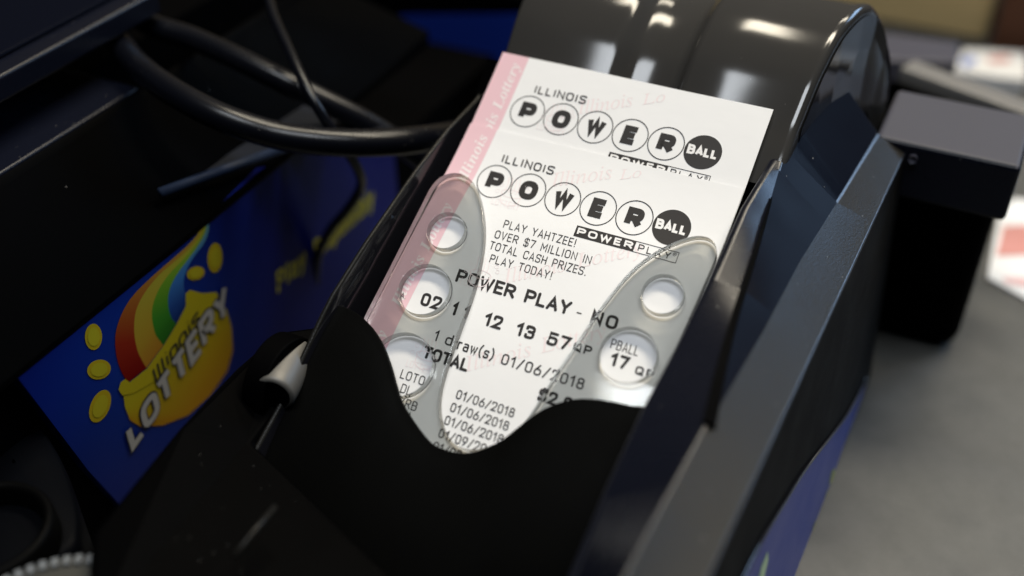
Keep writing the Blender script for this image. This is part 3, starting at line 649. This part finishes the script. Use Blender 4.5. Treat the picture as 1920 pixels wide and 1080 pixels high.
for txt, x0, y0, x1, h, sw, gp_ in (('POWER PLAY', .1, -41.9, 26.0, 2.95, .62, .2), ('-', 27.4, -42.0, 28.5, 2.8, .26, .2), ('NO', 30.6, -42.1, 36.2, 2.9, .62, .3),
        ('02', -5.25, -48.9, -.6, 2.9, .6, .28), ('11', 2.1, -48.95, 6.0, 2.9, .62, .85), ('12', 9.6, -49.0, 13.6, 2.85, .6, .25), ('13', 16.8, -49.0, 20.9, 2.85, .6, .25), ('57', 23.7, -48.95, 28.6, 2.85, .6, .25), ('17', 37.3, -49.2, 41.1, 2.75, .6, .25),
        ('QP', 29.3, -48.55, 33.2, 1.9, .38, .3), ('QP', 42.7, -49.35, 46.5, 1.75, .38, .3), ('A.', -10.0, -48.7, -8.7, 1.25, .2, .2), ('TOTAL', -.1, -59.35, 10.3, 2.7, .6, .2), ('$2.00', 26.2, -60.3, 35.5, 2.65, .58, .25)):
    ink.text(txt, x0, y0, x1, h, sw, gp_)
ink.build('printed_bold_text', M['ink'], T2, seen2, .05)

# ================================================================== LOTTERY TERMINAL ON THE LEFT (display panel, ledges, bracket)
TM = thing('lottery_terminal', 'large black lottery terminal with a blue printed side panel, at the left edge', 'lottery terminal', wp(-95, -20, -80))
PX = -60.0
c1, c2 = on_plane(167, 884, (1, 0, 0), PX), on_plane(330, 1060, (1, 0, 0), PX)
pp = [(-97.5, -21.4), (-44, -20.2), (-20, -19.5), (22, -27), (38, -40), (38, -79.5), (c2.y, c2.z), (c1.y, c1.z)]
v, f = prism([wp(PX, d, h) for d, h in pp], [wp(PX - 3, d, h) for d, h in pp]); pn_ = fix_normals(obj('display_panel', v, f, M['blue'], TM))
def lg_pt(a, b_, k):
    p = on_plane(a / 2.348 + 100, b_ / 2.348 + 400, (1, 0, 0), PX); return wp(PX + .12 * k, p.y, p.z)
AV, AF, AC = [], [], []
def art(pts, k, c0, c1=None):
    b0 = len(AV); n = len(pts)
    for i, q in enumerate(pts):
        AV.append(lg_pt(*q, k)); AC.append([.54 * q_ for q_ in (c0 if c1 is None else c1[i])])  # emblem colours dimmed: shade on the panel is put into the print
    AF.append(tuple(range(b0, b0 + n)))
def band(l, r, k, cols):
    l = spline([Vector((*q, 0)) for q in l], 4); r = spline([Vector((*q, 0)) for q in r], 4); n = min(len(l), len(r)); b0 = len(AV)
    for i in range(n):
        t = i / (n - 1); tt = t * (len(cols) - 1); j = min(int(tt), len(cols) - 2); c = [cols[j][m] + (cols[j + 1][m] - cols[j][m]) * (tt - j) for m in range(3)]
        for q in (l[int(t * (len(l) - 1))], r[int(t * (len(r) - 1))]): AV.append(lg_pt(q.x, q.y, k)); AC.append([.54 * q_ for q_ in c])
    for i in range(n - 1): AF.append((b0 + 2 * i, b0 + 2 * i + 1, b0 + 2 * i + 3, b0 + 2 * i + 2))
e0 = [(668, 12), (640, 80), (590, 140), (510, 210), (430, 280), (350, 360), (300, 440), (272, 530), (275, 620), (295, 690), (325, 745)]
e1 = [(670, 13), (650, 85), (600, 150), (535, 210), (465, 270), (400, 350), (362, 430), (354, 520), (368, 600), (385, 640), (408, 680)]
e2 = [(671, 13), (660, 85), (612, 155), (560, 212), (505, 270), (462, 335), (437, 400), (432, 455), (442, 515), (455, 545), (482, 580)]
e3 = [(672, 14), (668, 80), (630, 150), (590, 205), (550, 258), (520, 310), (505, 360), (505, 410), (515, 450), (522, 465), (540, 485)]
e4 = [(673, 14), (684, 65), (662, 130), (625, 180), (596, 225), (576, 275), (572, 315), (578, 350), (584, 375), (588, 390), (596, 405)]
band(e0, e1, 1, [(.75, .62, .05), (.62, .36, .05), (.55, .20, .03), (.42, .03, .01), (.26, .0, .0)])
band(e1, e2, 1, [(.62, .66, .05), (.62, .62, .05), (.62, .52, .05), (.66, .45, .04), (.66, .30, .03)])
band(e2, e3, 1, [(.45, .66, .05), (.35, .62, .05), (.20, .5, .03), (.06, .36, .03), (.03, .22, .02)])
band(e3, e4, 1, [(.2, .5, .5), (.10, .36, .75), (.06, .26, .75), (.02, .09, .42), (.01, .04, .25)])
Yl, Or = (.72, .62, .02), (.68, .33, .01)
body_ = [(305, 790), (312, 850), (335, 910), (380, 938), (480, 932), (590, 888), (690, 800), (765, 690), (788, 600), (782, 500), (760, 420), (720, 400), (560, 600), (430, 740)]
art(body_, 1.5, None, [Yl, Yl, Or, Or, Or, Or, Or, Or, Or, (.70, .45, .01), Yl, Yl, Yl, Yl])
rim = [(283, 775), (292, 742), (312, 728), (332, 742), (408, 682), (482, 580), (540, 485), (580, 405), (578, 352), (598, 336), (650, 350), (715, 346), (722, 365), (700, 430), (610, 560), (520, 665), (430, 745), (350, 790), (300, 800)]
art(rim, 2.2, Yl)
for cx, cy, a, b_, an in ((175, 543, 38, 58, 0), (199, 687, 53, 43, -.3), (204, 848, 42, 76, .4), (710, 195, 33, 66, .05), (625, 263, 40, 30, -.35)):
    pts = [(cx + a * math.cos(t) * math.cos(an) - b_ * math.sin(t) * math.sin(an), cy + a * math.cos(t) * math.sin(an) + b_ * math.sin(t) * math.cos(an)) for t in [2 * math.pi * k / 28 for k in range(28)]]
    art(pts, 1, (.72, .55, .02))
    pts = [(cx + (p[0] - cx) * .7, cy + (p[1] - cy) * .7) for p in pts]; art(pts, 1.6, (.74, .66, .03))
obj('pot_emblem', AV, AF, M['art'], pn_, False, None, None, AC)
def lot(u, v_, z): return (-78.2 + 39.4 * u, -60.4 + 12.4 * u + v_ * (6.9 + 2.0 * u))
def onp(k): return lambda x, y, z: wp(PX + .12 * k + z * .3, x, y)
# LOTTERY runs uphill along the pot: dark edging, then the white letters
for nm, sw, m, k in (('lettering_edge', 2.35, mat('navy_print', (.004, .006, .03), .4), 3.0), ('white_lettering', 1.6, mat('white_print', (.36, .36, .36), .4), 4.2)):
    ink = Ink(); tot = sum(G[c][0] for c in 'LOTTERY') + .24 * 6; x = 0
    for c in 'LOTTERY':
        for kind, pts in G[c][1]:
            ink.ribbon([lot((x + a) / tot * .94 + .03, b_ * .74 + .13, 0)[:2] for a, b_ in fil(pts, kind == 'c')], sw / 2, kind == 'c')
        x += G[c][0] + .24
    ink.build(nm, m, pn_, onp(k), 0)
ink = Ink(); tot = sum(G[c][0] for c in 'Illinois') + .2 * 7; x = 0
for c in 'Illinois':
    for kind, pts in G[c][1]:
        ink.ribbon([(-66.4 + 16.6 * (x + a) / tot, -48.9 + 5.4 * (x + a) / tot + b_ * 3.7) for a, b_ in fil(pts, kind == 'c')], .3, kind == 'c')
    x += G[c][0] + .2
ink.build('black_lettering', M['ink'], pn_, onp(3.4), 0)
ink = Ink(); ink.text('Play', -21.5, -55.5, -8.5, 6.2, 1.1, .24, slant=.15); ink.text('Responsibly', -5.0, -56.5, 25, 6.4, 1.0, .26, slant=.15)
ink.build('yellow_lettering', M['yellow'], pn_, onp(1), 0)
# dark sloping lip above the panel, dusty ledge and bezel
def quad_slab(name, px, hs, m, thick, bev=(.8, 3)):
    top = [on_plane(u, v_, (0, 0, 1), h) for (u, v_), h in zip(px, hs)]
    v, f = prism([wp(*p) for p in top], [wp(p.x, p.y, p.z - thick) for p in top]); return fix_normals(obj(name, v, f, m, TM, False, bev))
v, f = grid([[wp(-93.5, d, -6), wp(-93.5, d, -9), wp(PX - .2, d, -20.6 + (.0 if d < -20 else (d + 20) * .03)), wp(PX - .8, d, -22)] for d in (-150, -100, -60, -20, 20, 60)])
lip = fix_normals(obj('lower_lip', v, f, M['deepblack'], TM, True)); so = lip.modifiers.new('thickness', 'SOLIDIFY'); so.thickness = 1 * S; so.offset = 1
v, f = box(-135, -93, -160, -20, -14, -5.2); fix_normals(obj('dusty_ledge', v, f, M['navy'], TM, True, (.7, 3)))
v, f = box(-180, -100.2, -160, 0, 4, 10); fix_normals(obj('screen_bezel', v, f, M['navy'], TM, True, (1.0, 3)))
v, f = box(-180, -106, -158, -2, 10, 11.2); fix_normals(obj('screen', v, f, M['panel'], TM, False, (.5, 2)))
v, f = box(-175, PX - 4, -20, 110, -79.8, -48); fix_normals(obj('rear_housing', v, f, M['deepblack'], TM))
v, f = box(-117, PX - 3.2, -170, -20, -79.8, -24); fix_normals(obj('front_housing', v, f, M['deepblack'], TM))
v, f = box(-260, -118, -150, 110, -79.8, -10); fix_normals(obj('cabinet', v, f, M['deepblack'], TM))
a, b_ = on_plane(300, 362, (0, 0, 1), -14), on_plane(545, 274, (0, 0, 1), -16)
v, f = tube([wp(*a), wp(*b_)], 1.2 * S, 16); fix_normals(obj('bracket_bar', v, f, mat('dull_blue_plastic', (.014, .022, .045), .5, .15), TM, True))
p4 = [on_plane(u, v_, (0, 0, 1), -17) for u, v_ in ((300, 352), (420, 225), (480, 145), (620, 190), (780, 270), (545, 268))]
v, f = prism([wp(*p) for p in p4], [wp(p.x, p.y, p.z - 2) for p in p4]); fix_normals(obj('bracket_plate', v, f, M['bluegrey'], TM, False))
obj_bp = col.objects[-1]; obj_bp.data.materials[0] = mat('dull_blue_black_plastic', (.006, .008, .014), .6, .2)

# ================================================================== CABLES
def cable(label, pts, r, m=M['cable']):
    path = [wp(*p) for p in spline([Vector(p) for p in pts], 10)]
    v, f = tube(path, r * S, 18); o = fix_normals(obj('cable', v, f, m, None, True)); tag(o, label, 'cable', 'cables between terminal and printer'); return o
def pxc(*q): return [on_plane(u, v_, (0, 0, 1), h) for u, v_, h in q]
cable('thick black cable sagging lowest in front of the blue panel', pxc((180, 10, 0), (222, 78, 0), (262, 126, 0), (330, 176, 0), (420, 222, -2), (520, 254, -6), (610, 266, -8), (700, 268, -10), (780, 262, -13), (860, 250, -20)), 3.2)
cable('upper thick black cable running straight down behind the sagging one', pxc((215, -20, 0), (270, 40, 0), (360, 72, -1), (450, 112, -3), (530, 152, -6), (600, 186, -10), (690, 232, -17), (770, 284, -26), (830, 330, -36)), 2.9)
cable('thin black cord hanging across the two thick cables', pxc((494, -60, 8), (510, 20, 6), (540, 90, 4), (575, 165, 0), (610, 225, -6), (645, 275, -14), (672, 320, -24), (676, 352, -32), (650, 395, -40), (620, 430, -46), (596, 480, -55), (590, 540, -66)), 1.25)

# ================================================================== BACKGROUND THINGS
BX = thing('black_scanner_stand', 'blurred black box-shaped device with a flat grey top, right of the printer', 'scanner', wp(84, 75, -80))
v, f = box(69, 100.5, 40, 66, -24, -9.5); hd = fix_normals(obj('head', v, f, [M['navy'], mat('grey_violet_plastic', (.062, .062, .078), .5, .2)], BX, False, (1.2, 3)))
hd.data.polygons[1].material_index = 1
v, f = box(72, 99, 60, 96, -79.8, -24); fix_normals(obj('pedestal', v, f, M['deepblack'], BX, False, (5, 4)))
c = on_plane(1712, 297, (0, 1, 0), 39.8); v, f = cyl(wp(c.x, 39.6, c.z), (0, 1, 0), 1.0 * S, 1.0 * S, 20); obj('indicator', v, f, M['bluegrey'], BX, True)
BR = thing('slanting_support', 'blurred grey metal arm slanting behind the black box device', 'support', wp(95, 120, -60))
a, b_ = on_plane(1700, 118, (0, 0, 1), -30), on_plane(1990, 222, (0, 0, 1), -30)
dirv = (b_ - a).normalized(); nn = Vector((-dirv.y, dirv.x, 0)) * 4
v, f = prism([wp(*(a + nn)), wp(*(b_ + nn)), wp(*(b_ - nn)), wp(*(a - nn))], [wp(q.x, q.y, q.z - 5) for q in (a + nn, b_ + nn, b_ - nn, a - nn)])
fix_normals(obj('bar', v, f, M['greymetal'], BR, False, (1, 2)))
v, f = cyl(wp(b_.x - 8, b_.y + 2, -57), (0, 0, 1), 4 * S, 46 * S, 20); fix_normals(obj('post', v, f, M['navy'], BR, True))
SL = thing('blue_grey_tray', 'blurred blue-grey flat tray behind the printer hood', 'tray', wp(60, 180, -80))
p4 = [on_plane(u, v_, (0, 0, 1), -42) for u, v_ in ((1600, 110), (1600, 52), (1800, 78), (1796, 116))]
v, f = prism([wp(*p) for p in p4], [wp(p.x, p.y, -50) for p in p4]); fix_normals(obj('top_plate', v, f, M['bluegrey'], SL, False, (1, 2)))
v, f = prism([wp(p.x, p.y + 3, -50) for p in p4], [wp(p.x, p.y + 3, -79.8) for p in p4]); fix_normals(obj('base', v, f, M['deepblack'], SL))
# leaflets
def leaflet(label, px, h, m, marks):
    pts = [on_plane(u, v_, (0, 0, 1), h) for u, v_ in px]; cx = sum((p for p in pts), Vector()) / len(pts)
    T = thing('leaflet', label, 'leaflet', wp(cx.x, cx.y, -80), 'leaflets on the counter')
    v, f = prism([wp(*p) for p in pts], [wp(p.x, p.y, -79.9) for p in pts]); fix_normals(obj('sheets', v, f, m, T))
    for q, mm in marks:
        r = [on_plane(u, v_, (0, 0, 1), h + .2) for u, v_ in q]; obj('printed_patch', [wp(*p) for p in r], [tuple(range(len(r)))], mm, T)
leaflet('blurred white leaflet pile behind the black box device', [(1788, 132), (1808, 92), (1925, 98), (1925, 150), (1880, 146)], -74, M['whitepaper'], [([(1850, 108), (1890, 104), (1896, 116), (1856, 118)], M['red']), ([(1800, 112), (1826, 104), (1832, 116), (1808, 126)], M['ledblue'])])
leaflet('blurred white leaflet with red print lying on the counter at the right edge', [(1852, 520), (1874, 400), (1900, 372), (2040, 390), (2040, 590), (1925, 560)], -79, M['whitepaper'], [([(1868, 480), (1882, 424), (1960, 420), (1960, 476)], M['red']), ([(1880, 520), (1960, 520), (1960, 545), (1884, 530)], mat('pale_pink_print', (.7, .45, .45), .5))])
# wood cabinet and brown carton far behind
v, f = box(-330, 80, 268, 330, -79.9, 40); o = fix_normals(obj('wood_cabinet', v, f, M['wood'], None, False, (1, 2))); tag(o, 'blurred tan wood cabinet far behind the printer', 'cabinet')
v, f = box(83, 150, 258, 330, -79.9, -20); o = fix_normals(obj('carton', v, f, M['brown'], None, False, (1, 2))); tag(o, 'blurred dark brown carton beyond the leaflets, top right corner', 'carton')
# blue cabinet between printer and wood
UC = thing('dark_cabinet', 'long low black cabinet with a blurred blue front panel, behind the cables', 'cabinet', wp(-60, 150, -80))
v, f = box(-240, 10, 120, 200, -79.8, -30); fix_normals(obj('cabinet_body', v, f, M['deepblack'], UC, False, (2, 3)))
q = [on_plane(u, v_, (0, 1, 0), 119.5) for u, v_ in ((640, 60), (760, 28), (1010, 26), (1010, 118), (900, 120))]
v, f = prism([wp(*p) for p in q], [wp(p.x, p.y - .5, p.z) for p in q]); fix_normals(obj('blue_front_panel', v, f, M['decal'], UC))
# lower left: rounded grey housing and pale ridged wheel
RH = thing('grey_hand_scanner', 'dark blue-grey rounded handset at the lower left edge, out of focus', 'handset', wp(-95, -110, -80))
pr = [on_plane(u, v_, (0, 0, 1), -40) for u, v_ in ((-60, 690), (0, 722), (60, 775), (105, 840), (135, 910), (150, 985), (120, 1040), (-60, 1100), (-160, 900))]
pr = spline(pr, 5, True); cxy = sum(pr, Vector()) / len(pr); rows = []
for sc_, dh in ((1.0, -14), (1.0, -3), (.985, -1.2), (.95, -.3), (.9, 0), (.5, 1.2), (.02, 1.6)): rows.append([wp(cxy.x + (p.x - cxy.x) * sc_, cxy.y + (p.y - cxy.y) * sc_, -40 + dh) for p in pr])
v, f = grid(rows, True); fix_normals(obj('shell', v, f, mat('slate_plastic', (.0010, .0013, .0022), .5, .03), RH, True))
c = on_plane(-20, 1010, (0, 0, 1), -37); rows = []
for r, dh in ((9, -8), (9.5, -1), (10.2, 0), (11, 0), (11.6, -1), (11.8, -8)): rows.append([wp(c.x + r * math.cos(2 * math.pi * k / 48), c.y + r * math.sin(2 * math.pi * k / 48), -34 + dh) for k in range(48)])
v, f = grid(rows, True); fix_normals(obj('ring', v, f, mat('olive_black_plastic', (.0010, .0010, .0010), .5, .04), RH, True))
c = on_plane(95, 1225, (0, 0, 1), -32); R0 = (on_plane(95, 1042, (0, 0, 1), -32) - c).length
WH = thing('ridged_wheel', 'pale grey ridged wheel cut off by the lower left corner', 'wheel', wp(c.x, c.y, -80))
rows = []
for r, dh in ((0.02, 0), (R0 * .84, 0), (R0 * .86, -.8), (R0 * .97, -1.0), (R0, -1.6), (R0, -47.8)): rows.append([wp(c.x + r * math.cos(2 * math.pi * k / 96), c.y + r * math.sin(2 * math.pi * k / 96), -32 + dh) for k in range(96)])
v, f = grid(rows, True); fix_normals(obj('drum', v, f, M['cream'], WH, True))
vv, ff = [], []
for k in range(60):
    t = 2 * math.pi * k / 60; u_ = Vector((math.cos(t), math.sin(t), 0)); w_ = Vector((-math.sin(t), math.cos(t), 0)); wd = R0 * .030
    top = [c + u_ * (R0 * r) + w_ * (s_ * wd) for r, s_ in ((.875, -1), (.965, -1), (.965, 1), (.875, 1))]
    a_, b_ = prism([wp(p.x, p.y, -31.9) for p in top], [wp(p.x, p.y, -33.5) for p in top]); b0 = len(vv); vv += a_; ff += [tuple(b0 + q for q in g) for g in b_]
fix_normals(obj('ridges', vv, ff, M['dot'], WH))
